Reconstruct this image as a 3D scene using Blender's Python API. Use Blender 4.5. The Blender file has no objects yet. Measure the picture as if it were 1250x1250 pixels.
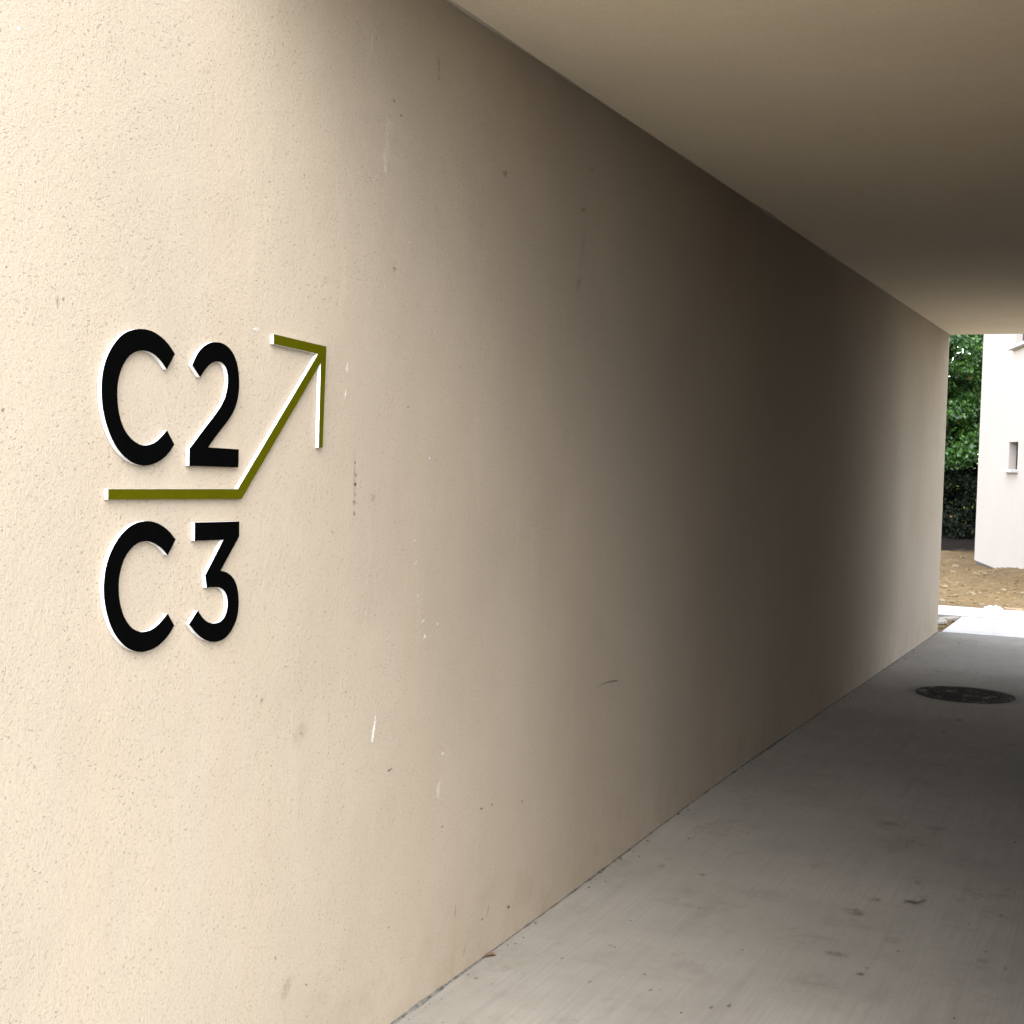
import bpy, bmesh, math, random
import numpy as np
from mathutils import Vector, Matrix, noise
from mathutils.geometry import tessellate_polygon as tess
rad = math.radians
random.seed(7)
rng = np.random.default_rng(7)
S = bpy.context.scene
C = S.collection

# ------------------------------------------------------------ camera
cam_data = bpy.data.cameras.new('camera')
cam = bpy.data.objects.new('camera', cam_data); C.objects.link(cam); S.camera = cam
cam_data.sensor_width = 36.0; cam_data.lens = 36.0*1650/1250
cam_data.clip_start = 0.05; cam_data.clip_end = 2000
YAW, PITCH, ROLL = 0.44405, 0.04205, 0.02776
CX, EYE = 1.7834, 1.5246
F = Vector((-math.sin(YAW)*math.cos(PITCH), math.cos(YAW)*math.cos(PITCH), -math.sin(PITCH)))
R0 = Vector((math.cos(YAW), math.sin(YAW), 0)); U0 = R0.cross(F)
R = R0*math.cos(ROLL)+U0*math.sin(ROLL); U = U0*math.cos(ROLL)-R0*math.sin(ROLL)
m = Matrix((R, U, -F)).transposed().to_4x4(); m.translation = Vector((CX, 0, EYE))
cam.matrix_world = m

# ------------------------------------------------------------ sky, sun, exposure (overcast daylight)
SUN_AZ, SUN_EL = (.5, -.866), 41
world = bpy.data.worlds.new('World'); S.world = world; world.use_nodes = True
wt = world.node_tree; wt.nodes.clear()
sky = wt.nodes.new('ShaderNodeTexSky'); sky.sky_type = 'NISHITA'; sky.sun_disc = False
sky.sun_elevation = rad(SUN_EL); sky.sun_rotation = math.atan2(SUN_AZ[0], SUN_AZ[1])
sky.air_density = 1.0; sky.dust_density = 0.8
hs = wt.nodes.new('ShaderNodeHueSaturation'); hs.inputs['Saturation'].default_value = 0.42
bg = wt.nodes.new('ShaderNodeBackground'); bg.inputs['Strength'].default_value = 0.15
wo = wt.nodes.new('ShaderNodeOutputWorld')
wt.links.new(sky.outputs[0], hs.inputs['Color']); wt.links.new(hs.outputs[0], bg.inputs[0]); wt.links.new(bg.outputs[0], wo.inputs[0])
sun_d = bpy.data.lights.new('sun', 'SUN'); sun_d.energy = .5; sun_d.angle = rad(50); sun_d.color = (1.0, .975, .94)
sun = bpy.data.objects.new('sun', sun_d); C.objects.link(sun)
sv = Vector((SUN_AZ[0], SUN_AZ[1], 0)).normalized()*math.cos(rad(SUN_EL)) + Vector((0, 0, math.sin(rad(SUN_EL))))
sun.rotation_euler = sv.to_track_quat('Z', 'Y').to_euler(); sun.location = (3, -6, 12)
S.view_settings.view_transform = 'Standard'; S.view_settings.look = 'None'
S.view_settings.gamma = 1.0; S.view_settings.use_curve_mapping = False
S.view_settings.exposure = 3.5
S.cycles.diffuse_bounces = 8; S.cycles.max_bounces = 12; S.cycles.use_denoising = True

# ------------------------------------------------------------ helpers
H = 2.75            # height of the soffit
W = 1.8             # passage width
Y0 = 2.15            # where the soffit and the low roof over it begin
YR = 10.9          # end of the unseen opposite wall, cut short to let daylight in
YE = 13.07          # far end of the passage wall

def tag(o, label=None, cat=None, group=None, kind=None):
    if label: o['label'] = label
    if cat: o['category'] = cat
    if group: o['group'] = group
    if kind: o['kind'] = kind
    return o
def empty(name, loc=(0, 0, 0), rz=0.0):
    o = bpy.data.objects.new(name, None); C.objects.link(o); o.location = loc; o.rotation_euler = (0, 0, rz)
    o.empty_display_size = .2
    return o
def link(name, me, mat, parent=None):
    o = bpy.data.objects.new(name, me); C.objects.link(o)
    if mat is not None: me.materials.append(mat)
    if parent is not None: o.parent = parent
    return o
def build(name, bm, mat, parent=None, smooth=False):
    me = bpy.data.meshes.new(name); bm.normal_update(); bm.to_mesh(me); bm.free()
    if smooth:
        for p in me.polygons: p.use_smooth = True
    return link(name, me, mat, parent)
def pyd(name, v, f, mat, parent=None, smooth=False):
    me = bpy.data.meshes.new(name); me.from_pydata(v, [], f); me.update()
    if smooth:
        for p in me.polygons: p.use_smooth = True
    return link(name, me, mat, parent)
def add_box(bm, a, b, bevel=0.0):
    r = bmesh.ops.create_cube(bm, size=1.0)
    vs = r['verts']
    for v in vs:
        v.co = Vector([a[i]+(b[i]-a[i])*(v.co[i]+.5) for i in range(3)])
    if bevel:
        es = list({e for v in vs for e in v.link_edges})
        bmesh.ops.bevel(bm, geom=es, offset=bevel, segments=2, affect='EDGES', profile=.5)
def tube(bm, pts, radii, n=8):
    rings = []
    for i, p in enumerate(pts):
        p = Vector(p); d = (Vector(pts[min(i+1, len(pts)-1)])-Vector(pts[max(i-1, 0)])).normalized()
        a = d.orthogonal().normalized(); b = d.cross(a)
        rings.append([bm.verts.new(p+(a*math.cos(2*math.pi*k/n)+b*math.sin(2*math.pi*k/n))*radii[i]) for k in range(n)])
    for r, s in zip(rings, rings[1:]):
        for k in range(n): bm.faces.new((r[k], r[(k+1) % n], s[(k+1) % n], s[k]))
    bm.faces.new(rings[0][::-1]); bm.faces.new(rings[-1])

# node helper -------------------------------------------------
class NT:
    def __init__(s, name, rough=.85, spec=.3):
        s.m = bpy.data.materials.new(name); s.m.use_nodes = True; s.t = s.m.node_tree
        s.b = s.t.nodes['Principled BSDF']; s.b.inputs['Roughness'].default_value = rough
        s.b.inputs['Specular IOR Level'].default_value = spec
        s.co = s.t.nodes.new('ShaderNodeTexCoord').outputs['Object']
    def n(s, typ, **kw):
        x = s.t.nodes.new(typ)
        for k, v in kw.items():
            if k in x.inputs: s.set(x.inputs[k], v)
            else: setattr(x, k, v)
        return x
    def set(s, sock, v):
        if isinstance(v, bpy.types.NodeSocket): s.t.links.new(v, sock)
        else: sock.default_value = v
    def map(s, scale, rot=(0, 0, 0)):
        x = s.n('ShaderNodeMapping'); s.t.links.new(s.co, x.inputs[0]); x.inputs['Scale'].default_value = scale; x.inputs['Rotation'].default_value = rot
        return x.outputs[0]
    def noise(s, scale, detail=2, rough=.5, vec=None, dist=0):
        x = s.n('ShaderNodeTexNoise', Scale=scale, Detail=detail, Roughness=rough, Distortion=dist); s.t.links.new(vec or s.co, x.inputs['Vector']); return x.outputs['Fac']
    def ramp(s, v, a, b, lo=0.0, hi=1.0, smooth=True):
        x = s.n('ShaderNodeMapRange', interpolation_type='SMOOTHSTEP' if smooth else 'LINEAR')
        s.t.links.new(v, x.inputs[0])
        for i, q in enumerate((a, b, lo, hi)): x.inputs[i+1].default_value = q
        return x.outputs[0]
    def math(s, op, a, b=0.0):
        x = s.n('ShaderNodeMath', operation=op); s.set(x.inputs[0], a); s.set(x.inputs[1], b); return x.outputs[0]
    def mix(s, f, a, b, blend='MIX'):
        x = s.n('ShaderNodeMix', data_type='RGBA', blend_type=blend)
        s.set(x.inputs[0], f)
        for i, q in ((6, a), (7, b)):
            if isinstance(q, tuple): q = (*q, 1) if len(q) == 3 else q
            s.set(x.inputs[i], q)
        return x.outputs[2]
    def bump(s, h, strength, dist, prev=None):
        x = s.n('ShaderNodeBump', Strength=strength, Distance=dist); s.t.links.new(h, x.inputs['Height'])
        if prev is not None: s.t.links.new(prev, x.inputs['Normal'])
        return x.outputs[0]
    def out(s, col=None, nrm=None, rough=None):
        if col is not None: s.set(s.b.inputs['Base Color'], (*col, 1) if isinstance(col, tuple) else col)
        if nrm is not None: s.t.links.new(nrm, s.b.inputs['Normal'])
        if rough is not None: s.set(s.b.inputs['Roughness'], rough)
        return s.m

def stucco(name, col, pits=True, mottling=.06, grain=1.0):
    q = NT(name, .92, .15)
    big = q.noise(1.1, 4, .55); streak = q.noise(1.0, 4, .6, q.map((5, 5, .5)))
    col2 = tuple(c*(1-mottling*2) for c in col)
    cc = q.mix(q.ramp(big, .35, .7), col, col2)
    if pits:
        sx = q.n('ShaderNodeSeparateXYZ'); q.t.links.new(q.co, sx.inputs[0])
        spl = q.math('MULTIPLY', q.ramp(sx.outputs[2], .02, .38, 1.0, 0.0), q.ramp(q.noise(6, 5, .7), .42, .72)); dirt = (col[0]*.62, col[1]*.56, col[2]*.46)
    warm = (col[0]*1.0, col[1]*.95, col[2]*.86)
    cc = q.mix(q.ramp(streak, .5, .72, 0, .4), cc, warm)
    spk = q.noise(170, 3, .65); cc = q.mix(q.ramp(spk, .34, .66, 0, .55), cc, tuple(c*.80 for c in col)); cc = q.mix(q.ramp(q.noise(1.0, 4, .65, q.map((9, 9, 1.2))), .58, .74, 0, .25), cc, tuple(min(1, c*1.10) for c in col))
    if pits: cc = q.mix(q.math('MULTIPLY', spl, .4), cc, dirt)
    fine = q.noise(230, 3, .6); mid = q.noise(75, 3, .6); wav = q.noise(5, 3, .5)
    n = q.bump(wav, .35, .012); n = q.bump(mid, .26*grain, .004, n); n = q.bump(fine, .5*grain, .0026, n)
    if pits:
        w = q.noise(1.0, 2, .5, q.map((150, 120, 190), (rad(35), 0, 0)), .5); gate = q.noise(7, 3, .5)
        pit = q.math('MULTIPLY', q.ramp(w, .635, .69), q.ramp(gate, .3, .62, .35, 1.0))
        cc = q.mix(q.math('MULTIPLY', pit, .55), cc, tuple(c*.40 for c in col))
        n = q.bump(q.math('SUBTRACT', 1.0, pit), .6, .002, n)
    return q.out(cc, n)
def plain(name, col, rough=.6, spec=.4, var=.08, scale=30):
    q = NT(name, rough, spec)
    cc = q.mix(q.ramp(q.noise(scale, 3), .3, .7), tuple(c*(1-var) for c in col), tuple(min(1, c*(1+var)) for c in col))
    return q.out(cc)
def concrete(name, col, broom=True):
    q = NT(name, .88, .25)
    a = q.noise(.9, 5, .6); b = q.noise(7, 4, .65); s = q.noise(1.0, 3, .6, q.map((110, 2.2, 1), (0, 0, rad(4)))); g = q.noise(160, 2)
    patch = q.noise(1.0, 4, .6, q.map((.5, 1.6, 1)))
    cc = q.mix(q.ramp(a, .35, .68), tuple(c*.86 for c in col), tuple(c*1.08 for c in col))
    cc = q.mix(q.ramp(b, .5, .75, 0, .45), cc, (col[0]*.72, col[1]*.69, col[2]*.63))
    cc = q.mix(q.ramp(patch, .5, .62, 0, .25), cc, tuple(c*1.18 for c in col))
    sp = q.noise(45, 3, .6); cc = q.mix(q.ramp(sp, .68, .76, 0, .4), cc, tuple(c*.5 for c in col))
    if broom:
        d1 = q.math('MULTIPLY', q.ramp(q.noise(2.6, 5, .7), .5, .68), q.ramp(q.noise(24, 4, .75), .42, .66))
        cc = q.mix(q.math('MULTIPLY', d1, .55), cc, (col[0]*.50, col[1]*.45, col[2]*.37))
        arc = q.noise(1.0, 3, .65, q.map((16, 1.2, 1), (0, 0, rad(-14)))); cc = q.mix(q.math('MULTIPLY', q.ramp(arc, .52, .72), .35), cc, tuple(c*.66 for c in col))
        dots = q.math('MULTIPLY', q.ramp(q.noise(75, 2, .5), .70, .74), q.ramp(q.noise(4, 3), .45, .6)); cc = q.mix(q.math('MULTIPLY', dots, .7), cc, tuple(c*.25 for c in col))
        cc = q.mix(q.ramp(s, .35, .7, 0, .42), cc, tuple(c*.74 for c in col))
    n = q.bump(b, .2, .006)
    if broom: n = q.bump(s, .45, .003, n)
    n = q.bump(g, .3, .0015, n)
    return q.out(cc, n)
def soft_mark(name, col, amax=1.0):
    q = NT(name, .9, .2)
    at = q.n('ShaderNodeAttribute', attribute_name='soft').outputs['Fac']
    nz = q.noise(90, 3, .6)
    nb = q.noise(28, 4, .7)
    al = q.math('MULTIPLY', q.math('MULTIPLY', at, q.ramp(nz, .3, .6, .35, 1.0)), q.ramp(nb, .36, .58, .25, 1.0))
    q.b.inputs['Base Color'].default_value = (*col, 1)
    q.set(q.b.inputs['Alpha'], q.math('MULTIPLY', al, amax))
    return q.m
SHAPES = {
 'C_top': [(2.145, 1.7065), (2.121, 1.6744), (2.1145, 1.6803), (2.108, 1.6862), (2.1011, 1.6915), (2.0938, 1.696), (2.0861, 1.6999), (2.0779, 1.7029), (2.0686, 1.7049), (2.0587, 1.7059), (2.0496, 1.7059), (2.0417, 1.7051), (2.0345, 1.7035), (2.0275, 1.7009), (2.0206, 1.6975), (2.0139, 1.6933), (2.0077, 1.6882), (2.002, 1.682), (1.9966, 1.6749), (1.992, 1.6672), (1.9882, 1.6589), (1.9852, 1.6499), (1.983, 1.6408), (1.9818, 1.632), (1.9814, 1.6231), (1.9818, 1.6136), (1.9829, 1.6032), (1.9848, 1.5922), (1.9875, 1.5818), (1.9912, 1.5722), (1.9958, 1.5632), (2.001, 1.5551), (2.0069, 1.5481), (2.0135, 1.5421), (2.0203, 1.5369), (2.0276, 1.5324), (2.0353, 1.5288), (2.0427, 1.5261), (2.0496, 1.5244), (2.0562, 1.5238), (2.0633, 1.5239), (2.0714, 1.5248), (2.08, 1.5266), (2.0879, 1.529), (2.0947, 1.5321), (2.1008, 1.536), (2.1069, 1.5402), (2.113, 1.5448), (2.1189, 1.5498), (2.1249, 1.5549), (2.1478, 1.5268), (2.1412, 1.5199), (2.1346, 1.5131), (2.1273, 1.5069), (2.1191, 1.5014), (2.1101, 1.4966), (2.1004, 1.4924), (2.0895, 1.4889), (2.0778, 1.4861), (2.0662, 1.4845), (2.0547, 1.4845), (2.0434, 1.4858), (2.0325, 1.4881), (2.0222, 1.4916), (2.0124, 1.4962), (2.003, 1.5016), (1.994, 1.508), (1.9854, 1.5153), (1.9774, 1.5236), (1.9701, 1.5329), (1.9633, 1.5431), (1.9574, 1.5538), (1.9522, 1.5648), (1.9479, 1.5763), (1.9445, 1.5874), (1.9421, 1.598), (1.9408, 1.6082), (1.94, 1.6188), (1.9397, 1.6301), (1.9401, 1.6417), (1.9414, 1.6528), (1.9437, 1.6632), (1.947, 1.6732), (1.9511, 1.6826), (1.956, 1.6917), (1.9617, 1.7003), (1.968, 1.7083), (1.9751, 1.7161), (1.9827, 1.7233), (1.9906, 1.7295), (1.9986, 1.7343), (2.0069, 1.7381), (2.0156, 1.7412), (2.025, 1.7438), (2.0349, 1.7458), (2.0449, 1.7469), (2.0549, 1.7474), (2.0649, 1.747), (2.0749, 1.7458), (2.0848, 1.7435), (2.0946, 1.7402), (2.1039, 1.7365), (2.1124, 1.7322), (2.1204, 1.7274), (2.1276, 1.7224), (2.1339, 1.7172), (2.1395, 1.7118)] ,
 'two': [(2.1988, 1.6887), (2.203, 1.6956), (2.2073, 1.7025), (2.2119, 1.709), (2.2169, 1.7148), (2.2223, 1.7202), (2.2282, 1.725), (2.2348, 1.7294), (2.2419, 1.7332), (2.249, 1.7364), (2.256, 1.7387), (2.263, 1.7402), (2.2704, 1.7412), (2.2782, 1.7418), (2.2864, 1.7419), (2.2943, 1.7411), (2.302, 1.7394), (2.3096, 1.7369), (2.3167, 1.7337), (2.3233, 1.7299), (2.3294, 1.7254), (2.335, 1.72), (2.3399, 1.7137), (2.3443, 1.7066), (2.3479, 1.6988), (2.3507, 1.6901), (2.3528, 1.6808), (2.3542, 1.6714), (2.3549, 1.6621), (2.3549, 1.6527), (2.3541, 1.6435), (2.3526, 1.6347), (2.3502, 1.6262), (2.3472, 1.6181), (2.3437, 1.6107), (2.3395, 1.6037), (2.3343, 1.5967), (2.328, 1.5897), (2.3208, 1.5827), (2.3126, 1.5752), (2.3031, 1.567), (2.2927, 1.5583), (2.2825, 1.5496), (2.273, 1.5408), (2.2636, 1.5319), (2.2543, 1.5231), (2.358, 1.5207), (2.3574, 1.482), (2.1953, 1.4849), (2.1952, 1.5195), (2.2057, 1.529), (2.2162, 1.5385), (2.2269, 1.5482), (2.238, 1.558), (2.2492, 1.5679), (2.2601, 1.5775), (2.2707, 1.5868), (2.2808, 1.5959), (2.2896, 1.6045), (2.2966, 1.6125), (2.3021, 1.62), (2.3066, 1.6272), (2.3099, 1.634), (2.3122, 1.6404), (2.314, 1.6469), (2.3154, 1.6534), (2.3163, 1.6598), (2.3165, 1.6663), (2.3158, 1.6729), (2.3144, 1.6795), (2.3123, 1.6853), (2.3095, 1.69), (2.3061, 1.6938), (2.3023, 1.6969), (2.2982, 1.6991), (2.2938, 1.7005), (2.2889, 1.7014), (2.2834, 1.7018), (2.2775, 1.7017), (2.2715, 1.7009), (2.2658, 1.6993), (2.2601, 1.697), (2.2545, 1.694), (2.2491, 1.6902), (2.2438, 1.6858), (2.2387, 1.6811), (2.2338, 1.6762), (2.2291, 1.671), (2.2244, 1.6659)] ,
 'C_low': [(2.1568, 1.3366), (2.1332, 1.3062), (2.127, 1.3114), (2.1209, 1.3164), (2.1144, 1.3211), (2.1074, 1.3251), (2.1002, 1.3287), (2.0928, 1.3317), (2.0852, 1.3342), (2.0774, 1.3361), (2.0697, 1.3372), (2.0621, 1.3373), (2.0545, 1.3367), (2.0472, 1.3351), (2.0403, 1.3327), (2.0335, 1.3294), (2.0271, 1.3252), (2.0207, 1.3203), (2.0146, 1.3146), (2.0092, 1.308), (2.0047, 1.3006), (2.0008, 1.2923), (1.9978, 1.2837), (1.9955, 1.275), (1.9939, 1.2661), (1.9934, 1.2565), (1.9939, 1.2458), (1.9953, 1.2344), (1.9977, 1.2236), (2.001, 1.2134), (2.0051, 1.2036), (2.0099, 1.1948), (2.0157, 1.1869), (2.0222, 1.1798), (2.0287, 1.1739), (2.035, 1.1694), (2.0413, 1.1661), (2.0476, 1.1636), (2.0537, 1.1616), (2.0599, 1.1603), (2.0665, 1.1597), (2.0738, 1.1597), (2.0815, 1.1602), (2.0893, 1.1617), (2.0969, 1.1642), (2.1046, 1.1676), (2.1123, 1.1718), (2.1202, 1.1771), (2.1282, 1.1831), (2.1363, 1.1892), (2.1573, 1.1625), (2.1507, 1.1559), (2.144, 1.1492), (2.1367, 1.143), (2.1281, 1.1373), (2.1189, 1.132), (2.1095, 1.1277), (2.1, 1.1246), (2.0903, 1.1225), (2.0807, 1.1212), (2.0713, 1.1206), (2.0619, 1.1208), (2.0523, 1.1221), (2.0423, 1.1246), (2.0321, 1.1282), (2.0223, 1.1328), (2.0132, 1.1383), (2.0045, 1.1449), (1.9964, 1.1521), (1.9888, 1.1601), (1.9817, 1.1689), (1.9754, 1.1782), (1.97, 1.1882), (1.9652, 1.1989), (1.9613, 1.2094), (1.9582, 1.2197), (1.9559, 1.23), (1.9544, 1.2397), (1.9535, 1.2482), (1.9534, 1.2562), (1.9538, 1.2644), (1.9546, 1.2733), (1.9559, 1.2824), (1.9578, 1.2912), (1.9604, 1.2995), (1.9637, 1.3074), (1.9678, 1.3153), (1.9728, 1.3236), (1.9786, 1.332), (1.985, 1.3398), (1.9921, 1.347), (1.9998, 1.3536), (2.008, 1.3595), (2.0167, 1.3646), (2.0258, 1.369), (2.0352, 1.3724), (2.045, 1.3746), (2.0552, 1.3759), (2.065, 1.3765), (2.0742, 1.3763), (2.083, 1.3754), (2.0917, 1.3738), (2.1004, 1.3715), (2.109, 1.3684), (2.1172, 1.3649), (2.1249, 1.3609), (2.1323, 1.3565), (2.1392, 1.3518), (2.1454, 1.3469), (2.1511, 1.3418)] ,
 'three': [(2.2161, 1.3689), (2.3643, 1.3663), (2.3653, 1.3344), (2.303, 1.2642), (2.3096, 1.2629), (2.3164, 1.2616), (2.3231, 1.2595), (2.3302, 1.2565), (2.3373, 1.2527), (2.3437, 1.2483), (2.3492, 1.2435), (2.3539, 1.238), (2.3579, 1.2318), (2.3613, 1.2247), (2.364, 1.2168), (2.366, 1.2086), (2.3673, 1.2002), (2.3679, 1.1916), (2.3677, 1.183), (2.3668, 1.1744), (2.3652, 1.166), (2.3625, 1.1579), (2.3586, 1.1504), (2.3537, 1.1432), (2.3481, 1.1368), (2.3418, 1.1309), (2.3347, 1.1258), (2.3273, 1.1216), (2.3195, 1.1185), (2.3112, 1.1163), (2.303, 1.1151), (2.295, 1.1147), (2.287, 1.1152), (2.2788, 1.1164), (2.2702, 1.1183), (2.2614, 1.1208), (2.2527, 1.1243), (2.2439, 1.1287), (2.2352, 1.1341), (2.2267, 1.1399), (2.2187, 1.1465), (2.2109, 1.1537), (2.2032, 1.1608), (2.2309, 1.1865), (2.2346, 1.1822), (2.2384, 1.1779), (2.2427, 1.1737), (2.248, 1.1692), (2.254, 1.1648), (2.2602, 1.161), (2.2665, 1.1583), (2.273, 1.1563), (2.2799, 1.1549), (2.2872, 1.1542), (2.2949, 1.1542), (2.3018, 1.155), (2.3076, 1.1567), (2.3127, 1.1592), (2.3171, 1.1624), (2.3209, 1.1662), (2.3241, 1.1706), (2.3266, 1.1754), (2.3283, 1.1807), (2.3294, 1.1863), (2.3297, 1.192), (2.3292, 1.1978), (2.3279, 1.2037), (2.326, 1.2091), (2.3234, 1.2136), (2.3201, 1.2176), (2.3162, 1.221), (2.3119, 1.2239), (2.307, 1.2263), (2.3018, 1.2283), (2.2965, 1.2296), (2.2908, 1.2304), (2.2842, 1.231), (2.2761, 1.2314), (2.2671, 1.2317), (2.2581, 1.2319), (2.2531, 1.2582), (2.3112, 1.3292), (2.2172, 1.3312)] ,
 'arrow': [(1.9612, 1.4401), (1.9616, 1.4206), (2.3706, 1.4144), (2.6642, 1.7282), (2.6631, 1.5294), (2.6785, 1.5299), (2.6855, 1.767), (2.4763, 1.7768), (2.477, 1.7554), (2.6526, 1.7475), (2.3578, 1.4359)] }
LIGHT_MARKS = [(1.737, 2.227, 0.0073, 0.0069, -0.0, 1.0), (3.082, 2.069, 0.0128, 0.0063, -0.0, 0.9), (3.227, 1.85, 0.0183, 0.011, -0.0, 0.6), (3.233, 1.906, 0.0184, 0.011, -0.0, 0.35), (3.212, 1.511, 0.0183, 0.0067, -0.0, 0.9), (3.143, 1.289, 0.0133, 0.0066, -0.0, 0.8), (3.155, 1.229, 0.0089, 0.011, -0.0134, 0.9), (3.168, 1.14, 0.0135, 0.0089, -0.0, 0.4), (3.203, 1.068, 0.0091, 0.0112, -0.0183, 0.9), (3.214, 1.024, 0.0138, 0.0113, -0.0092, 0.8), (2.955, 0.808, 0.0121, 0.0767, -0.0162, 1.0), (2.962, 0.834, 0.0081, 0.0299, -0.0, 0.8), (3.336, 0.679, 0.0147, 0.0094, -0.0, 0.9), (3.317, 0.58, 0.0292, 0.047, -0.0097, 0.35), (2.793, 1.723, 0.011, 0.0257, -0.0, 0.6), (2.788, 1.663, 0.0073, 0.0316, -0.0073, 0.6), (2.953, 2.268, 0.0238, 0.1212, -0.0119, 0.3), (2.957, 2.35, 0.0199, 0.0605, -0.0, 0.22), (2.871, 2.509, 0.0189, 0.0705, -0.0, 0.28), (2.993, 2.272, 0.0162, 0.0102, -0.0, 0.4), (3.894, 2.618, 0.0308, 0.1247, -0.0185, 0.14), (3.996, 2.707, 0.0643, 0.0457, -0.0, 0.16), (3.231, 2.727, 0.0637, 0.0171, -0.0, 0.25), (2.424, 1.783, 0.0266, 0.0071, -0.0, 0.5), (6.188, 2.712, 0.2179, 0.0518, -0.0, 0.2), (3.283, 1.051, 0.0143, 0.0092, -0.0, 0.4), (3.233, 1.908, 0.023, 0.0176, -0.0, 0.25), (2.385, 1.905, 0.0086, 0.0052, -0.0, 0.4)]
DARK_MARKS = [(3.212, 2.565, 0.0135, 0.047, 0.009, 0.6), (3.214, 2.529, 0.009, 0.0128, -0.0, 0.7), (2.986, 2.412, 0.0101, 0.0061, -0.0, 0.9), (3.021, 2.384, 0.0103, 0.0072, -0.0, 0.9), (3.006, 1.993, 0.0123, 0.0083, -0.0, 0.9), (3.633, 2.358, 0.0276, 0.0214, -0.011, 0.6), (4.242, 2.358, 0.0285, 0.0162, -0.0214, 0.5), (4.304, 2.504, 0.0219, 0.0136, -0.0, 0.4), (4.244, 2.237, 0.0286, 0.1629, -0.0428, 0.13), (4.218, 2.11, 0.0354, 0.0597, -0.0283, 0.3), (2.84, 1.495, 0.0075, 0.0081, -0.0, 0.6), (2.845, 1.465, 0.0076, 0.0081, -0.0, 0.5), (2.842, 1.442, 0.0113, 0.0081, -0.0, 0.9), (2.843, 1.416, 0.0076, 0.0101, -0.0, 0.6), (2.84, 1.396, 0.0151, 0.0121, -0.0, 0.9), (2.841, 1.37, 0.0076, 0.0101, -0.0, 0.7), (2.838, 1.444, 0.0113, 0.1615, -0.0, 0.25), (2.928, 1.407, 0.0198, 0.0207, -0.0, 0.25), (3.043, 0.691, 0.0212, 0.0066, -0.0085, 0.8), (3.342, 0.469, 0.0148, 0.0071, -0.0, 1.0), (3.589, 0.465, 0.0166, 0.0075, -0.0, 0.9), (3.661, 0.461, 0.0142, 0.0064, -0.0, 0.7), (3.881, 0.422, 0.0157, 0.008, -0.0, 0.6), (3.515, 0.462, 0.016, 0.0049, -0.0, 0.4), (3.799, 0.105, 0.0182, 0.0107, -0.0, 0.9), (3.615, 0.121, 0.0168, 0.0077, -0.0, 0.8), (3.653, 0.135, 0.0114, 0.0361, -0.0171, 0.4), (3.436, 0.199, 0.0103, 0.0343, -0.0, 0.45), (3.501, 0.063, 0.0106, 0.03, -0.0106, 0.55), (3.058, 0.267, 0.0107, 0.0056, -0.0, 0.8), (2.624, 0.858, 0.0472, 0.0505, -0.0135, 0.22), (2.627, 0.861, 0.0135, 0.0078, -0.0, 0.5), (2.592, 0.267, 0.04, 0.0473, -0.02, 0.2), (1.711, 1.578, 0.0073, 0.007, -0.0, 0.8), (1.835, 1.776, 0.005, 0.0232, -0.0, 0.5), (2.168, 0.722, 0.0051, 0.0153, -0.0, 0.6), (2.543, 0.355, 0.0081, 0.0048, -0.0, 0.8), (2.726, 0.255, 0.0108, 0.0061, -0.0, 0.8), (2.673, 0.247, 0.0087, 0.006, -0.0, 0.8), (2.47, 0.962, 0.0092, 0.0111, -0.0061, 0.5), (2.562, 1.026, 0.0097, 0.0057, -0.0, 0.7), (2.818, 0.931, 0.0075, 0.0061, -0.0, 0.6), (3.09, 1.643, 0.0129, 0.0043, -0.0, 0.7), (1.733, 1.905, 0.0073, 0.0042, -0.0018, 0.5), (1.783, 1.813, 0.0057, 0.0071, -0.0, 0.7), (1.849, 1.782, 0.006, 0.0073, -0.0, 0.7)]
SCRATCH = [(4.4837, 0.6929), (4.5224, 0.7021), (4.5704, 0.7043), (4.6278, 0.7023), (4.7037, 0.6962)]
FLOOR_STAINS = [(0.921, 4.606, 0.086, 0.069, 0.5), (0.951, 4.769, 0.065, 0.064, 0.35), (1.084, 4.807, 0.076, 0.046, 0.7), (1.112, 4.842, 0.024, 0.037, 0.8), (1.371, 4.819, 0.014, 0.036, 0.9), (0.947, 4.188, 0.073, 0.043, 0.4), (1.055, 4.119, 0.015, 0.027, 0.8), (1.047, 4.062, 0.025, 0.027, 0.6), (1.434, 4.327, 0.015, 0.043, 0.6), (0.766, 3.643, 0.014, 0.029, 0.9), (0.725, 3.607, 0.009, 0.023, 0.7), (0.535, 3.638, 0.012, 0.024, 0.8), (0.558, 3.658, 0.01, 0.018, 0.7), (0.215, 3.739, 0.01, 0.02, 0.9), (0.359, 3.608, 0.007, 0.018, 0.8), (0.345, 4.729, 0.031, 0.039, 0.5), (0.184, 4.748, 0.025, 0.061, 0.35), (1.017, 5.795, 0.106, 0.079, 0.3), (1.063, 5.032, 0.031, 0.06, 0.35), (1.364, 4.356, 0.042, 0.059, 0.3), (0.78, 8.421, 0.047, 0.137, 0.6), (0.754, 7.956, 0.02, 0.074, 0.7), (0.375, 10.426, 0.033, 0.084, 0.7), (0.306, 3.909, 0.031, 0.028, 0.25), (0.681, 4.076, 0.008, 0.021, 0.6), (0.955, 5.526, 0.041, 0.121, 0.25), (1.085, 4.398, 0.07, 0.062, 0.25), (0.597, 4.622, 0.176, 0.127, 0.12), (0.952, 3.937, 0.196, 0.128, 0.12), (0.573, 3.867, 0.125, 0.093, 0.1), (1.194, 5.358, 0.194, 0.178, 0.12), (0.817, 5.76, 0.107, 0.066, 0.25)]
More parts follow.
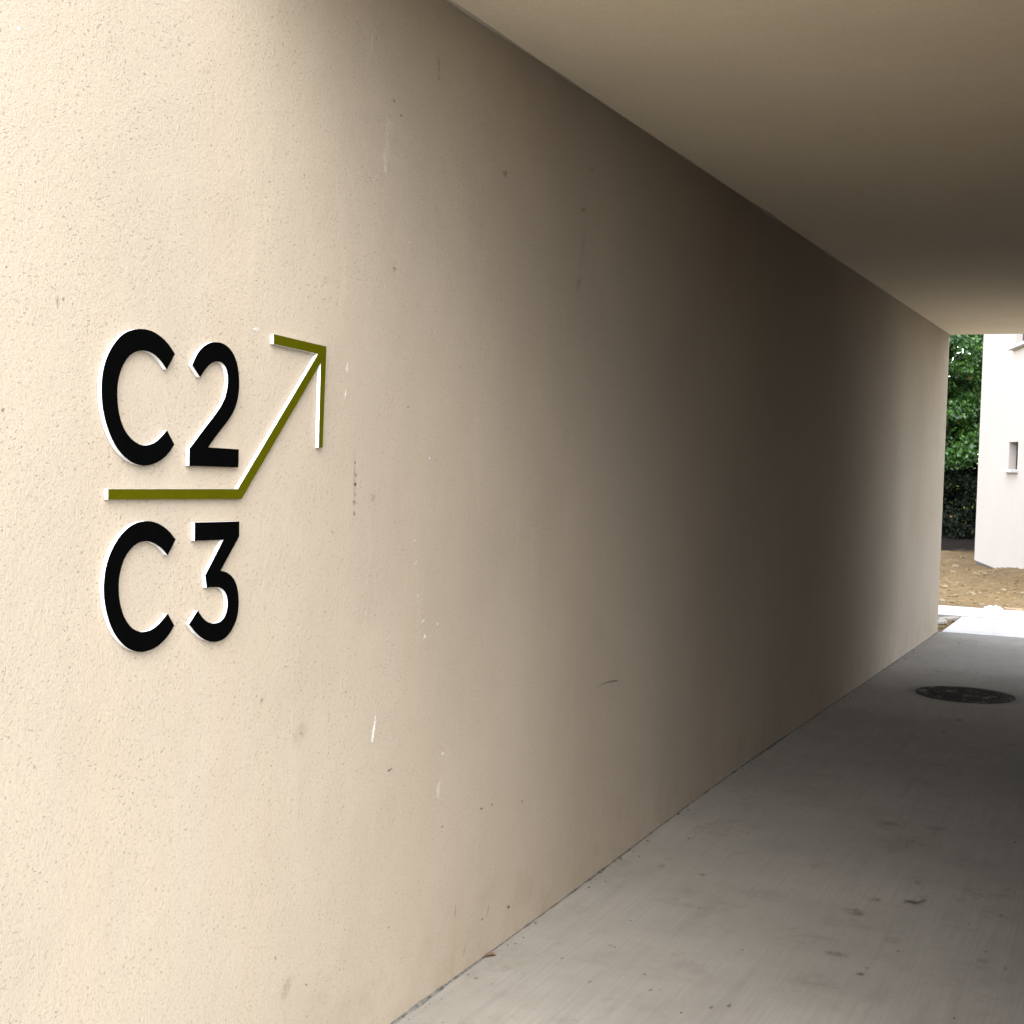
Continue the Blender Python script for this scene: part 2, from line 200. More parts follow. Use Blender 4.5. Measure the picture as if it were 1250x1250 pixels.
# ------------------------------------------------------------ materials
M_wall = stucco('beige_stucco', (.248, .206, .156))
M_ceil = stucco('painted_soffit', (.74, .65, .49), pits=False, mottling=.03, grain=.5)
M_house = stucco('pale_render', (.39, .338, .295), pits=False, mottling=.02, grain=.6)
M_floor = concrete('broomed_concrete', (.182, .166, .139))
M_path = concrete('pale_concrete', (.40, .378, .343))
M_white = plain('white_foam_board', (.52, .52, .52), .5, .4, .02)
M_black = plain('black_print', (.0009, .0009, .0009), .9, .0, .1)
M_olive = plain('olive_print', (.034, .033, .0008), .8, .0, .032)
M_joint = plain('dark_joint', (.075, .07, .062), .9, .1, .5, 60)
M_bead = stucco('sealant_bead', (.36, .32, .255), pits=False, mottling=.05)
M_frame = plain('grey_window_frame', (.03, .028, .03), .4, .4)
M_zinc = plain('white_sill', (.36, .355, .345), .5, .4, .04)
q = NT('window_glass', .08, .5); M_glass = q.out((.03, .035, .04))

# ------------------------------------------------------------ passage building
bld = empty('passage_building', (0, 0, 0))
tag(bld, 'beige stucco building whose long shaded wall and flat soffit form the passage', 'building')
bm = bmesh.new()      # long left wall: front face finely cut, rounded far arris
ys = list(np.linspace(-1.0, YE-.03, 60)); prof = [(0.0, y) for y in ys]
for k in range(1, 6):
    a = k/5*math.pi/2; prof.append((-.012+.012*math.cos(a), YE-.012+.012*math.sin(a)))
prof += [(-.30, YE), (-.30, -1.0)]
zs = [-.1, 0.4, 1.0, 1.7, 2.3, H-.002, H+.3]
grid = [[bm.verts.new((x, y, z)) for (x, y) in prof] for z in zs]
N = len(prof)
for r, s in zip(grid, grid[1:]):
    for k in range(N): bm.faces.new((r[k], s[k], s[(k+1) % N], r[(k+1) % N]))
bm.faces.new(grid[-1])
bmesh.ops.recalc_face_normals(bm, faces=bm.faces)
wall = build('wall', bm, M_wall, bld)
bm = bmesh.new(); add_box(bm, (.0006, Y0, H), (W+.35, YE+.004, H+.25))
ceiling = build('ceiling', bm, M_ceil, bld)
bm = bmesh.new(); add_box(bm, (W, Y0+.004, -.1), (W+.3, YR, H-.004))
build('wall', bm, stucco('warm_bounce_stucco', (.20, .147, .088)), bld)  # unseen opposite wall, shortened and tinted warm to shape the bounce light
bm = bmesh.new(); add_box(bm, (-8, -1.0, H+.3), (-.004, YE-.004, 3.3)); add_box(bm, (-8, -.99, -.1), (-.31, YE-.3, H+.296))
add_box(bm, (.0, Y0+.01, H+.252), (W+.34, YE-.01, 3.3)); add_box(bm, (W+.344, Y0+.012, -.1), (9, YR-.01, 3.3))
build('low_roof_mass', bm, M_wall, bld)  # unseen building bulk with its roof kept low so light reaches the far end
# thin uneven sealant line where the soffit meets the wall
bm = bmesh.new(); ring = []
y = Y0+.02
while y < YE-.02:
    r = .0015+.005*max(0, noise.noise((y*3.1, 1, 2)))+.006*max(0, noise.noise((y*1.3, 5, 2)))
    ring.append([bm.verts.new(p) for p in ((.0005, y, H-.001), (.0005, y, H-r*1.9), (r, y, H-r*.8), (r*1.5, y, H-.001))]); y += .05
for a, b in zip(ring, ring[1:]):
    for k in range(3): bm.faces.new((a[k], b[k], b[k+1], a[k+1]))
build('sealant_bead', bm, M_bead, bld, True)

def marks(name, L, mat):
    v, f, w = [], [], []
    for i, (y, z, wy, wz, sl, op) in enumerate(L):
        b = len(v); n = 14; x = .0012+.00003*i
        v.append((x, y, z)); w.append(op)
        for rr, ww in ((.6, op*.85), (1.0, 0.0)):
            for k in range(n):
                a = 2*math.pi*k/n; j = 1+.35*noise.noise((k*1.3+i*7.1, rr, 3.3))
                dz = math.sin(a)*wz*.62*rr*j
                v.append((x, y+math.cos(a)*wy*.62*rr*j-(dz/max(wz, 1e-5))*sl, z+dz)); w.append(ww)
        for k in range(n):
            k2 = (k+1) % n
            f.append((b, b+1+k, b+1+k2)); f.append((b+1+k, b+1+n+k, b+1+n+k2, b+1+k2))
    o = pyd(name, v, f, mat, bld); at = o.data.attributes.new('soft', 'FLOAT', 'POINT')
    at.data.foreach_set('value', w); o['kind'] = 'stuff'; return o
marks('paint_mark', LIGHT_MARKS, soft_mark('white_chip', (.52, .49, .44), 1.0))
marks('scuff_mark', DARK_MARKS, soft_mark('dark_scuff', (.04, .032, .024), .95))
bm = bmesh.new()
for (a, b), (c_, d_), k in zip(SCRATCH, SCRATCH[1:], range(9)):
    t0, t1 = .0006+.0007*k, .0006+.0007*(k+1)
    bm.faces.new([bm.verts.new(p) for p in ((.0011, a, b-t0), (.0011, c_, d_-t1), (.0011, c_, d_+t1), (.0011, a, b+t0))])
o = build('scratch', bm, plain('dark_scratch', (.075, .057, .038)), bld)

# ------------------------------------------------------------ floor and paths
PROF = [(-3, 0), (3.0, -.004), (4.4, .002), (5.3, .017), (6.1, .026), (7.0, .023), (8.2, .013), (9.7, .002), (11.5, -.008), (YE, -.016)]
py_, pz_ = np.array(PROF).T
def fz(y):
    s = 0.0
    for d in (-.5, -.25, 0, .25, .5): s += float(np.interp(y+d, py_, pz_))
    return s/5
ys = list(np.arange(-3, YE, .16))+[YE+.03]
xs = [-.05, .02, .4, .8, 1.2, 1.6, W+.05]
v = [(x, y, fz(y)) for y in ys for x in xs]; n = len(xs)
f = [(j*n+i, j*n+i+1, (j+1)*n+i+1, (j+1)*n+i) for j in range(len(ys)-1) for i in range(n-1)]
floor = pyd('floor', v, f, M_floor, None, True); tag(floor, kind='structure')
bm = bmesh.new(); ring = []      # dirty open joint along the foot of the wall
y = -1.0
while y < YE-.05:
    t = .002+.005*abs(noise.noise((y*2.3, 9, 2)))+.022*max(0, noise.noise((y*.8, 3, 1))-.05)+.007*noise.noise((y*11, 3, 1))+.006*max(0,noise.noise((y*29,8,1))); z = fz(y)
    ring.append([bm.verts.new((.0006, y, z+max(.002, t*.6))), bm.verts.new((max(.002, t)+.002, y, z+.0012))]); y += .025
for a, b in zip(ring, ring[1:]): bm.faces.new((a[0], a[1], b[1], b[0]))
jo = build('floor_joint', bm, M_joint, floor); jo['kind'] = 'stuff'
# stains on the floor
v, f, w = [], [], []
for i, (x, y, wx, wy, op) in enumerate(FLOOR_STAINS):
    b = len(v); n = 16; z = fz(y)+.0015+.00004*i
    v.append((x, y, z)); w.append(op)
    for rr, ww in ((.55, op*.8), (1.0, 0.0)):
        for k in range(n):
            a = 2*math.pi*k/n; j = 1+.5*noise.noise((k*1.1+i*5.7, rr, 1.3))
            yy = y+math.sin(a)*wy*.6*rr*j
            v.append((x+math.cos(a)*wx*.6*rr*j, yy, fz(yy)+.0015+.00004*i)); w.append(ww)
    for k in range(n):
        k2 = (k+1) % n
        f.append((b, b+1+k, b+1+k2)); f.append((b+1+k, b+1+n+k, b+1+n+k2, b+1+k2))
st = pyd('floor_stain', v, f, soft_mark('brown_stain', (.03, .024, .017), .9), floor); st['kind'] = 'stuff'
at = st.data.attributes.new('soft', 'FLOAT', 'POINT'); at.data.foreach_set('value', w)

gb = bmesh.new()      # grit swept against the wall and scattered over the floor
for i in range(420):
    y = random.uniform(2.2, 12.8); x = abs(random.gauss(0, .03))+.006 if i < 240 else random.uniform(.05, W-.05)
    r = random.choice((.0015, .002, .003, .0045))*random.uniform(.7, 1.2)
    b = bmesh.ops.create_icosphere(gb, subdivisions=1, radius=r)
    for vv in b['verts']:
        vv.co = Vector((vv.co.x*random.uniform(.8, 1.3), vv.co.y*random.uniform(.8, 1.3), vv.co.z*.6))+Vector((x, y, fz(y)+r*.4))
o = build('grit', gb, plain('grit', (.09, .075, .055), .95, .1, .4, 3), floor); o['kind'] = 'stuff'
def slab(name, poly, z0, z1, mat, bevel=.008):
    bm = bmesh.new(); a = [bm.verts.new((x, y, z0)) for x, y in poly]; b = [bm.verts.new((x, y, z1)) for x, y in poly]; n = len(poly)
    bm.faces.new(b); bm.faces.new(a[::-1])
    for k in range(n): bm.faces.new((a[k], a[(k+1) % n], b[(k+1) % n], b[k]))
    bmesh.ops.recalc_face_normals(bm, faces=bm.faces)
    es = [e for e in bm.edges if all(abs(v.co.z-z1) < 1e-5 for v in e.verts)]
    bmesh.ops.bevel(bm, geom=es, offset=bevel, segments=2, affect='EDGES')
    return tag(build(name, bm, mat), kind='structure')
slab('path', [(.02, YE+.042), (8, YE+.042), (8, 14.59), (.02, 14.60)], -.14, -.014, M_path)  # unseen right part widened to bounce daylight onto the far soffit
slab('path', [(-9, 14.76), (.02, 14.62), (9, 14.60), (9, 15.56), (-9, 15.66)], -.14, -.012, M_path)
yard = slab('yard', [(-16, -18), (18, -18), (18, Y0), (W+.01, Y0), (W+.01, -2.99), (-16, -2.99)], -.14, -.003, M_path)

# soil
def soil_h(x, y):
    p = Vector((x, y, 0))
    h = .035*noise.noise(p*.8)+.030*noise.noise(p*2.3)+.022*abs(noise.noise(p*6.1))+.012*noise.noise(p*15)
    lump = noise.noise(p*9.5+Vector((4, 7, 1))); h += .03*max(0, lump-.25)
    b = -.055
    if y > 15.7: b += .06*min(1, (y-15.7)/3)
    dh = math.hypot(x-.7, (y-19.2)*.55)        # heap against the house
    b += .22*math.exp(-(dh/1.1)**2)
    if y > 24.3: b += .09*(y-24.3)+.03*noise.noise(p*3.1)
    dx = 0
    if 13.0 < y < 14.64 and x > -.03: return -.16
    if 14.58 < y < 15.68: return -.16
    e = min(abs(y-14.64) if x < 0 else 9, abs(y-15.64))
    if e < .35: h *= .35+.65*e/.35
    return b+h
st = .045; xs = np.arange(-4.5, 5.0, st); ys = np.concatenate([np.arange(YE-.02, 26.2, st), np.arange(26.2, 36, .3)])
v = [(float(x), float(y), soil_h(float(x), float(y))) for y in ys for x in xs]; n = len(xs)
f = [(j*n+i, j*n+i+1, (j+1)*n+i+1, (j+1)*n+i) for j in range(len(ys)-1) for i in range(n-1)]
q = NT('bare_soil', .95, .1)
a = q.noise(2.2, 5, .65); b = q.noise(22, 4, .65); sp = q.noise(38, 2, .5)
cc = q.mix(q.ramp(a, .35, .7), (.135, .090, .042), (.09, .060, .028)); cc = q.mix(q.ramp(b, .45, .75, 0, .6), cc, (.18, .135, .078))
cc = q.mix(q.ramp(sp, .70, .74, 0, .8), cc, (.22, .20, .16))
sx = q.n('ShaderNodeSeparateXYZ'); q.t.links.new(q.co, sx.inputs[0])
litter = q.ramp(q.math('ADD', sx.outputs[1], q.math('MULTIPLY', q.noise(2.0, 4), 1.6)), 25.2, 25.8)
cc = q.mix(litter, cc, (.012, .0085, .006))  # understory shade put into the soil colour, near black below the trees
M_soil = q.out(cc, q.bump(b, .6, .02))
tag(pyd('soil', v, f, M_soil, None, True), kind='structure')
bm = bmesh.new(); bmesh.ops.create_grid(bm, x_segments=1, y_segments=1, size=600)
for vv in bm.verts: vv.co.z = -.2
q = NT('rough_ground', .95, .1); cc = q.mix(q.ramp(q.noise(.3, 6), .4, .65), (.20, .15, .08), (.08, .10, .035)); 
g = build('ground', bm, q.out(cc)); tag(g, kind='structure')

def rock(r, sq=(1, 1, .6), seed=0, sub=1):
    bm = bmesh.new(); bmesh.ops.create_icosphere(bm, subdivisions=sub, radius=r)
    for vv in bm.verts:
        k = 1+.45*noise.noise(vv.co/r*1.3+Vector((seed*3.7, seed, 1)))
        vv.co = Vector((vv.co.x*sq[0], vv.co.y*sq[1], vv.co.z*sq[2]))*k
    return bm
# clods of earth: uncountable
cl = bmesh.new()
for i in range(1500):
    y = 15.75+abs(random.gauss(0, 1))*3.2 if i < 1150 else random.uniform(13.15, 14.5)
    x = random.uniform(-2.2, 2.2) if i < 1150 else random.uniform(-1.6, -.05)
    if y > 25: continue
    if i < 420: x = .75+random.gauss(0, .7)-(y-18.5)*.3; y = 18.4+random.gauss(0, 1.3)
    if y < 15.75 and i < 1150: continue
    r = random.choice((.008, .012, .016, .02, .028))*random.uniform(.7, 1.3)
    b = rock(r, (random.uniform(.8, 1.4), random.uniform(.8, 1.3), random.uniform(.5, .9)), i)
    bmesh.ops.translate(b, verts=b.verts, vec=(x, y, soil_h(x, y)+r*.2)); me = bpy.data.meshes.new('t'); b.to_mesh(me); b.free(); cl.from_mesh(me); bpy.data.meshes.remove(me)
q = NT('clod', .95, .1); tag(build('soil_clods', cl, q.out(q.mix(q.ramp(q.noise(5, 3), .35, .65), (.13, .09, .043), (.19, .145, .083)))), 'crumbled brown soil clods strewn over the bare ground', kind='stuff')
M_stone = plain('pale_stone', (.17, .135, .085), .9, .2, .15)
proto = None
for i, (x, y, r) in enumerate([(-.55, 17.6, .032), (-.15, 16.9, .03), (-.42, 16.35, .035), (.18, 17.2, .032), (.05, 16.1, .03), (.42, 17.0, .028), (-.75, 19.8, .04), (-.9, 21.3, .045), (.45, 18.0, .03), (-.2, 18.8, .035)]):
    o = build('stone', rock(r, (1.3, 1, .75), i+50, 2), M_stone); o.location = (x, y, soil_h(x, y)+r*.25)
    tag(o, 'small pale stone lying on the bare brown soil beyond the cross path', 'stone', 'pale stones on the soil')
M_shard = concrete('shard_concrete', (.26, .235, .19), False)
# flat pieces of broken concrete left of the path
for (x, y, s, a, lab) in ((-.10, 14.46, .13, .3, 'flat grey concrete shard beside the path, farther from the wall end'), (-.12, 14.05, .10, 1.1, 'flat grey concrete shard beside the path, closer to the wall end')):
    bm = bmesh.new(); pts = [(-.9, -.3), (-.2, -.55), (.8, -.35), (1.0, .2), (.1, .5), (-.7, .35)]
    lo = [bm.verts.new((px*s, py*s, 0)) for px, py in pts]; hi = [bm.verts.new((px*s*.94, py*s*.94, .022+.008*px)) for px, py in pts]
    bm.faces.new(hi); bm.faces.new(lo[::-1])
    for k in range(6): bm.faces.new((lo[k], lo[(k+1) % 6], hi[(k+1) % 6], hi[k]))
    o = build('concrete_shard', bm, M_shard); o.location = (x, y, soil_h(x, y)+.012); o.rotation_euler = (.08, -.05, a); tag(o, lab, 'concrete shard')
# crumpled plastic scrap lying on the far edge of the cross path
bm = bmesh.new(); bmesh.ops.create_grid(bm, x_segments=14, y_segments=8, size=1)
for vv in bm.verts:
    x, y = vv.co.x, vv.co.y
    h = .02+.04*abs(noise.noise((x*1.7, y*2.1, 4)))+.03*noise.noise((x*4, y*4, 8))
    ed = max(abs(x), abs(y)); h *= 1.0 if ed < .8 else .35
    vv.co = Vector((x*.10+.03*noise.noise((y*3, x, 1)), y*.05+.03*x+.02*noise.noise((x*3, y*3, 7)), max(.003, h)))
r = bmesh.ops.solidify(bm, geom=bm.faces[:], thickness=.0015)
o = build('plastic_scrap', bm, plain('white_plastic', (.33, .33, .32), .4, .5, .05)); o.location = (.22, 15.66, -.02)
tag(o, 'crumpled white plastic scrap lying at the far edge of the cross path', 'litter')
bm = bmesh.new(); add_box(bm, (-.10, -.03, 0), (.10, .03, .03), .006)
for vv in bm.verts: vv.co.z += .01*noise.noise(vv.co*20); vv.co.y += .01*noise.noise(vv.co*14+Vector((3, 1, 1)))
o = build('wood_scrap', bm, plain('old_wood', (.25, .17, .10), .9, .1, .3)); o.location = (.43, 15.72, -.03); o.rotation_euler = (0, .05, .3)
tag(o, 'short brown wood scrap beside the white plastic at the path edge', 'litter')

# dry leaf at the foot of the wall
bm = bmesh.new(); pts = [(-.022, 0, .004), (-.008, -.009, .012), (.012, -.007, .010), (.024, 0, .003), (.011, .008, .013), (-.009, .009, .008)]
c0 = bm.verts.new((0, 0, .004)); vs = [bm.verts.new(p) for p in pts]
for k in range(6): bm.faces.new((c0, vs[k], vs[(k+1) % 6]))
o = build('dry_leaf', bm, plain('dry_leaf', (.085, .048, .028), .8, .2, .2)); o.location = (.018, 3.64, fz(3.64)); o.rotation_euler = (0, 0, .9)
tag(o, 'small curled brown dry leaf on the floor joint at the foot of the wall', 'leaf')

# ------------------------------------------------------------ manhole
MC, MR = (.685, 9.44), .305
man = empty('manhole_cover', (MC[0], MC[1], fz(MC[1]))); tag(man, 'round dark cast iron manhole cover set in the passage floor', 'manhole cover')
q = NT('rusty_iron', .9, .08); b = q.noise(9, 5, .7)
M_iron = q.out(q.mix(q.ramp(b, .5, .64), (.012, .011, .010), (.085, .076, .06)), q.bump(q.noise(40, 4), .7, .006))
def lathe(prof, n=48, jit=0):
    bm = bmesh.new(); rings = []
    for (r, z) in prof:
        rings.append([bm.verts.new((r*(1+jit*noise.noise((math.cos(2*math.pi*k/n)*2.5, math.sin(2*math.pi*k/n)*2.5, r)))*math.cos(2*math.pi*k/n), r*(1+jit*noise.noise((math.cos(2*math.pi*k/n)*2.5, math.sin(2*math.pi*k/n)*2.5, r)))*math.sin(2*math.pi*k/n), z)) for k in range(n)])
    for a, c in zip(rings, rings[1:]):
        for k in range(n): bm.faces.new((a[k], a[(k+1) % n], c[(k+1) % n], c[k]))
    return bm, rings
bm, rg = lathe([(MR+.016, .001), (MR+.012, .006), (MR-.012, .006), (MR-.014, .001)], 64, .03); build('frame', bm, M_iron, man)
bm, rg = lathe([(MR-.016, .001), (MR-.02, .007), (MR-.05, .007), (MR-.053, .0035), (.001, .0035)], 64)
cov = build('cover', bm, M_iron, man)
bm = bmesh.new()
for i in range(-7, 8):
    for j in range(-7, 8):
        x, y = i*.034+(j % 2)*.017, j*.034
        if math.hypot(x, y) < MR-.07 and math.hypot(abs(x)-.17, y) > .03: add_box(bm, (x-.011, y-.011, .003), (x+.011, y+.011, .0085))
o = build('tread_pattern', bm, M_iron, cov); o['kind'] = 'stuff'
for sx_ in (-1, 1):
    bm = bmesh.new(); add_box(bm, (sx_*.17-.022, -.010, .002), (sx_*.17+.022, .010, .0045), .002); build('lifting_hole', bm, M_joint, cov)
# ragged ring of mortar dirt round the frame
v, f, w = [], [], []; n = 48
for rr, ww in ((MR-.0, .85), (MR+.02, .6), (MR+.10, 0.0)):
    for k in range(n):
        a = 2*math.pi*k/n; j = 1+.05*noise.noise((math.cos(a)*3, math.sin(a)*3, rr*9)); yy = math.sin(a)*rr*j
        v.append((math.cos(a)*rr*j, yy, fz(MC[1]+yy)-fz(MC[1])+.0008)); w.append(ww)
for t in range(2):
    for k in range(n): f.append((t*n+k, t*n+(k+1) % n, (t+1)*n+(k+1) % n, (t+1)*n+k))
o = pyd('dirt_ring', v, f, soft_mark('ring_dirt', (.035, .03, .025), .7), man); at = o.data.attributes.new('soft', 'FLOAT', 'POINT'); at.data.foreach_set('value', w)

# ------------------------------------------------------------ sign letters and arrow
def plate(name, poly, mat, label, cat, group=None):
    yc = sum(p[0] for p in poly)/len(poly); zc = min(p[1] for p in poly)
    root = empty(name, (0, yc, zc)); tag(root, label, cat, group)
    def prism(nm, x0, x1, mt, sc=0.0):
        bm = bmesh.new(); pts = [(p[0]-yc, p[1]-zc) for p in poly]; n = len(pts)
        a = [bm.verts.new((x0, y, z)) for y, z in pts]; b = [bm.verts.new((x1, y, z)) for y, z in pts]
        for k in range(n): bm.faces.new((a[k], a[(k+1) % n], b[(k+1) % n], b[k]))
        for tri in tess([[Vector((y, z, 0)) for y, z in pts]]):
            bm.faces.new([a[i] for i in tri]); bm.faces.new([b[i] for i in tri])
        bmesh.ops.recalc_face_normals(bm, faces=bm.faces)
        return build(nm, bm, mt, root)
    prism('backing', .0012, .0108, M_white); prism('face', .0109, .0116, mat)
    return root
plate('sign_letter', SHAPES['C_top'], M_black, 'black letter C with white edges above the olive bar, beside the 2', 'letter', 'sign characters on the wall')
plate('sign_digit', SHAPES['two'], M_black, 'black digit 2 with white edges above the olive bar', 'digit', 'sign characters on the wall')
plate('sign_letter', SHAPES['C_low'], M_black, 'black letter C with white edges below the olive bar, beside the 3', 'letter', 'sign characters on the wall')
plate('sign_digit', SHAPES['three'], M_black, 'black digit 3 with white edges below the olive bar', 'digit', 'sign characters on the wall')
plate('sign_arrow', SHAPES['arrow'], M_olive, 'olive green arrow with white edges running under C2 and pointing up right', 'arrow sign')

# ------------------------------------------------------------ house beyond
ANG = rad(16.5)
house = empty('house', (-.765, 22.42, 0), ANG-math.pi/2); tag(house, 'pale rendered house beyond the passage with deep set windows', 'house')
LX, DY, HZ = 6.0, 6.0, 5.2
holes = [(2.3, 2.9, 1.52, 1.90), (2.40, 3.7, 3.23, 4.6), (4.3, 5.3, 1.2, 2.5)]
def wall_holes(bm, x0, x1, z0, z1, holes, dep):
    X = sorted({x0, x1, *[h[0] for h in holes], *[h[1] for h in holes]}); Z = sorted({z0, z1, *[h[2] for h in holes], *[h[3] for h in holes]})
    def qd(*p): bm.faces.new([bm.verts.new(k) for k in p])
    for a, b in zip(X, X[1:]):
        for c, d in zip(Z, Z[1:]):
            if any(h[0] <= a and b <= h[1] and h[2] <= c and d <= h[3] for h in holes): continue
            qd((a, 0, c), (b, 0, c), (b, 0, d), (a, 0, d))
    for (a, b, c, d) in holes:
        qd((a, 0, c), (a, 0, d), (a, dep, d), (a, dep, c)); qd((b, 0, c), (b, dep, c), (b, dep, d), (b, 0, d))
        qd((a, 0, d), (b, 0, d), (b, dep, d), (a, dep, d)); qd((a, 0, c), (a, dep, c), (b, dep, c), (b, 0, c))
bm = bmesh.new(); wall_holes(bm, 0, LX, .07, HZ, holes, .15)
def qd(*p): bm.faces.new([bm.verts.new(k) for k in p])
qd((0, 0, .07), (0, 0, HZ), (0, DY, HZ), (0, DY, .07)); qd((LX, 0, .07), (LX, DY, .07), (LX, DY, HZ), (LX, 0, HZ))
qd((0, DY, .07), (0, DY, HZ), (LX, DY, HZ), (LX, DY, .07)); qd((0, 0, .07), (0, DY, .07), (LX, DY, .07), (LX, 0, .07))
build('wall', bm, M_house, house)
bm = bmesh.new(); add_box(bm, (.03, .03, -.3), (LX-.03, DY-.03, .066)); build('plinth', bm, plain('dark_foundation', (.10, .095, .09), .95, .1, .2), house)
bm = bmesh.new(); add_box(bm, (-.12, -.12, HZ+.002), (LX+.12, DY+.12, HZ+.2), .01); build('roof', bm, M_zinc, house)
for (a, b, c, d) in holes:
    fr = bmesh.new(); t = .05; y0, y1 = .10, .14
    add_box(fr, (a+.002, y0, c+.002), (a+t, y1, d-.002)); add_box(fr, (b-t, y0, c+.002), (b-.002, y1, d-.002))
    add_box(fr, (a+t+.001, y0, c+.002), (b-t-.001, y1, c+t)); add_box(fr, (a+t+.001, y0, d-t), (b-t-.001, y1, d-.002))
    win = build('window', fr, M_frame, house)
    gp = bmesh.new(); add_box(gp, (a+t-.01, .115, c+t-.01), (b-t+.01, .125, d-t+.01)); build('pane', gp, M_glass, win)
    sl = bmesh.new(); add_box(sl, (a-.09, -.09, c-.045), (b+.05, .099, c-.003), .004); build('sill', sl, M_zinc, win)

# ------------------------------------------------------------ trees
def leaf_mat(name, dark, light, rough=.38, spec=.5):
    q = NT(name, rough, spec); at = q.n('ShaderNodeAttribute', attribute_name='tint')
    cr = q.n('ShaderNodeValToRGB'); q.t.links.new(at.outputs['Fac'], cr.inputs[0])
    e = cr.color_ramp.elements; e[0].color = (*dark, 1); e[1].color = (*light, 1); e[1].position = .86
    x = cr.color_ramp.elements.new(.94); x.color = (.12, .19, .015, 1); x = cr.color_ramp.elements.new(1.0); x.color = (.15, .075, .03, 1)
    q.t.links.new(cr.outputs[0], q.b.inputs['Base Color'])
    tr = q.n('ShaderNodeBsdfTranslucent'); q.t.links.new(cr.outputs[0], tr.inputs[0]); mx = q.n('ShaderNodeMixShader'); mx.inputs[0].default_value = .28
    q.t.links.new(q.b.outputs[0], mx.inputs[1]); q.t.links.new(tr.outputs[0], mx.inputs[2]); q.t.links.new(mx.outputs[0], q.t.nodes['Material Output'].inputs[0])
    return q.m
M_bark = plain('bark', (.09, .07, .05), .95, .1, .35, 12)
LM = [leaf_mat('leaves_undergrowth_shaded', (.003, .007, .0025), (.012, .02, .006), .6, .2), leaf_mat('leaves_mid', (.013, .045, .008), (.06, .145, .017)), leaf_mat('leaves_dark', (.006, .019, .005), (.02, .045, .010), .55, .25)]  # dark and undergrowth leaf colours carry the shade inside the wood
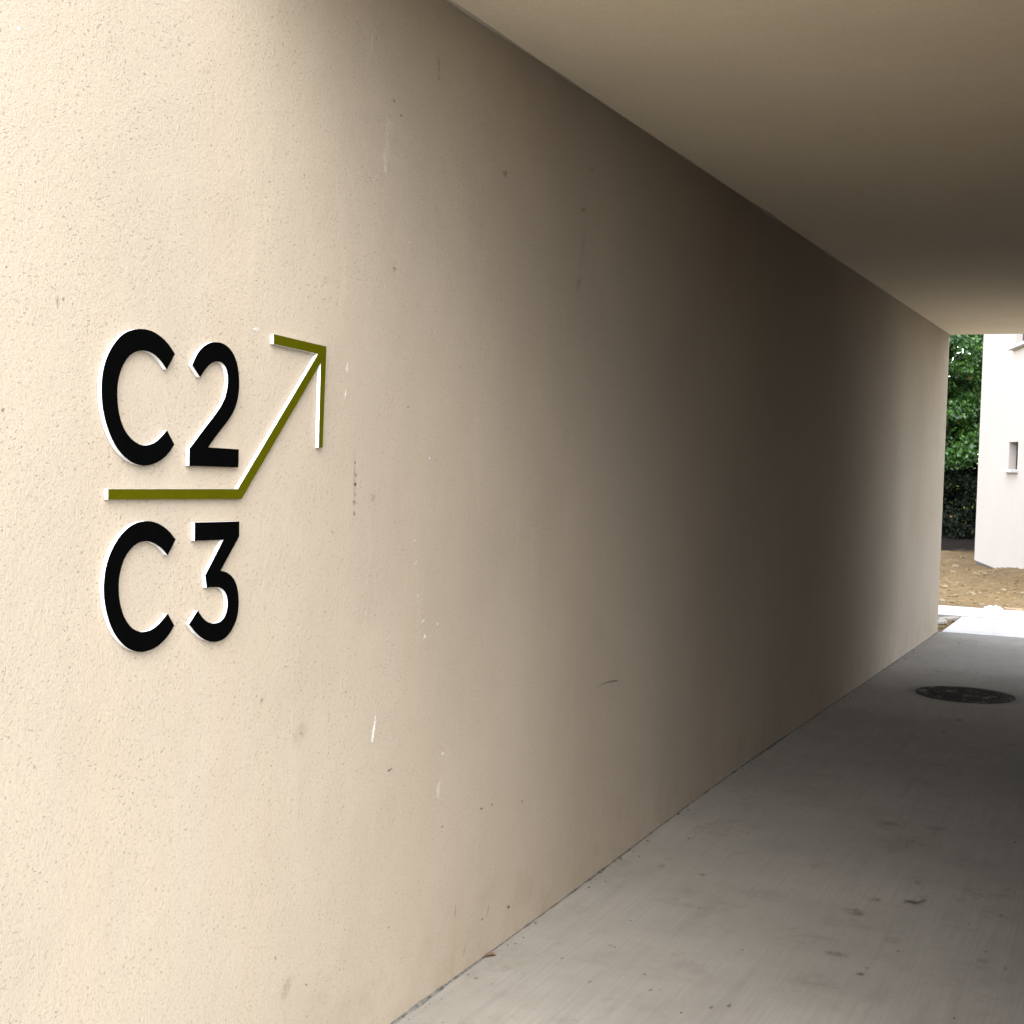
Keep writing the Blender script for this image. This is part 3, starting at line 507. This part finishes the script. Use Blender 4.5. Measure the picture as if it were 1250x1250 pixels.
def tree(x, y, h, rx, z0, nclump, nleaf, mat, label, ls=.10, group=None, kind='tree'):
    z = soil_h(x, y) if abs(x) < 4.4 and y < 35 else -.2
    root = empty(kind, (x, y, z)); tag(root, label, kind, group)
    bm = bmesh.new(); tops = []
    tube(bm, [(0, 0, -.1), (.05, .02, z0*.6), (-.04, .05, z0+.3*(h-z0)), (.05, 0, h*.85)], [.13, .10, .07, .02])
    cz, rz = (z0+h)/2, (h-z0)/2
    cen = []
    while len(cen) < nclump:
        p = rng.uniform(-1, 1, 3); r = np.linalg.norm(p)
        if r > 1 or (r < .55 and rng.random() < .7): continue
        bulge = 1+.28*noise.noise(Vector(p/max(r, .1))*1.9+Vector((x, y, 0)))
        cen.append(np.array([p[0]*rx*bulge, p[1]*rx*bulge, cz+p[2]*rz*bulge]))
    for k in range(0, nclump, max(1, nclump//22)):
        c = cen[k]; zb = max(z0*.5, min(c[2]-.4, h*.6)); mid = c*.5; mid[2] = (zb+c[2])/2+.15
        tube(bm, [(0, 0, zb), tuple(mid), tuple(c)], [.04, .022, .008], 5)
    build('trunk', bm, M_bark, root, True)
    V = np.zeros((nclump*nleaf*6, 3)); tint = np.zeros(nclump*nleaf*6); i = 0
    for c in cen:
        rr = rng.uniform(.16, .40); out = c-np.array([0, 0, cz]); out[2] *= .4; out /= (np.linalg.norm(out)+1e-6)
        ct = rng.normal(.42, .26)
        P = rng.normal(0, 1, (nleaf, 3)); P /= np.linalg.norm(P, axis=1)[:, None]; P *= (rng.random(nleaf)**.45)[:, None]*rr; P[:, 2] *= .55
        P[:, 2] -= .5*((P[:, 0]**2+P[:, 1]**2)/rr)*.6
        P += c
        D = out*.5+rng.normal(0, .55, (nleaf, 3)); D[:, 2] -= .35; D /= np.linalg.norm(D, axis=1)[:, None]
        Nn = np.array([0, 0, 1.0])+rng.normal(0, .45, (nleaf, 3))+out*.25
        B = np.cross(D, Nn); B /= (np.linalg.norm(B, axis=1)[:, None]+1e-6); Nn = np.cross(B, D)
        L = ls*rng.uniform(.6, 1.35, nleaf)[:, None]; Wd = L*rng.uniform(.26, .4, nleaf)[:, None]
        q4 = np.stack([P, P+D*L*.28+B*Wd*.9+Nn*L*.08, P+D*L*.68+B*Wd*.75+Nn*L*.05, P+D*L-Nn*L*.10, P+D*L*.68-B*Wd*.75+Nn*L*.05, P+D*L*.28-B*Wd*.9+Nn*L*.08], 1)
        V[i*6:(i+nleaf)*6] = q4.reshape(-1, 3)
        t = np.clip(ct+rng.normal(0, .16, nleaf), 0, .86); s = rng.random(nleaf); t[s > .985] = .94; t[s > .996] = 1.0
        tint[i*6:(i+nleaf)*6] = np.repeat(t, 6); i += nleaf
    nL = nclump*nleaf; b = np.arange(nL)*6
    tri = np.concatenate([np.stack([b, b+1, b+5], 1), np.stack([b+1, b+2, b+5], 1), np.stack([b+2, b+4, b+5], 1), np.stack([b+2, b+3, b+4], 1)])
    me = bpy.data.meshes.new('crown'); me.vertices.add(nL*6); me.vertices.foreach_set('co', V.ravel())
    me.loops.add(len(tri)*3); me.loops.foreach_set('vertex_index', tri.ravel().astype(np.int32))
    me.polygons.add(len(tri)); me.polygons.foreach_set('loop_start', np.arange(0, len(tri)*3, 3, dtype=np.int32))
    me.update(calc_edges=True); at = me.attributes.new('tint', 'FLOAT', 'POINT'); at.data.foreach_set('value', tint)
    o = link('crown', me, mat, root); o['kind'] = 'stuff'
    return root
tree(-2.75, 27.4, 5.6, 2.5, .95, 620, 150, LM[1], 'leafy green tree seen in the gap between passage wall and pale house', .075)
HID = 'green tree standing in the dense row behind the pale house'
for (x, y, h, r, z0, nc, nl, mt) in [(-4.4, 27.6, 5.4, 2.0, .6, 170, 90, 1), (1.6, 28.6, 5.5, 2.2, .6, 150, 90, 0), (-7.6, 28, 5.2, 2.1, .5, 110, 80, 0), (4.8, 28.2, 5.5, 2.2, .5, 110, 80, 1),
        (-.3, 31.5, 6, 2.4, .4, 170, 90, 1), (-3.0, 31.8, 6, 2.4, .3, 170, 90, 1), (2.8, 32.5, 6, 2.4, .4, 110, 80, 1)]:
    tree(x, y, h, r, z0, nc, nl, LM[mt+1], HID, .13, 'trees behind the pale house')
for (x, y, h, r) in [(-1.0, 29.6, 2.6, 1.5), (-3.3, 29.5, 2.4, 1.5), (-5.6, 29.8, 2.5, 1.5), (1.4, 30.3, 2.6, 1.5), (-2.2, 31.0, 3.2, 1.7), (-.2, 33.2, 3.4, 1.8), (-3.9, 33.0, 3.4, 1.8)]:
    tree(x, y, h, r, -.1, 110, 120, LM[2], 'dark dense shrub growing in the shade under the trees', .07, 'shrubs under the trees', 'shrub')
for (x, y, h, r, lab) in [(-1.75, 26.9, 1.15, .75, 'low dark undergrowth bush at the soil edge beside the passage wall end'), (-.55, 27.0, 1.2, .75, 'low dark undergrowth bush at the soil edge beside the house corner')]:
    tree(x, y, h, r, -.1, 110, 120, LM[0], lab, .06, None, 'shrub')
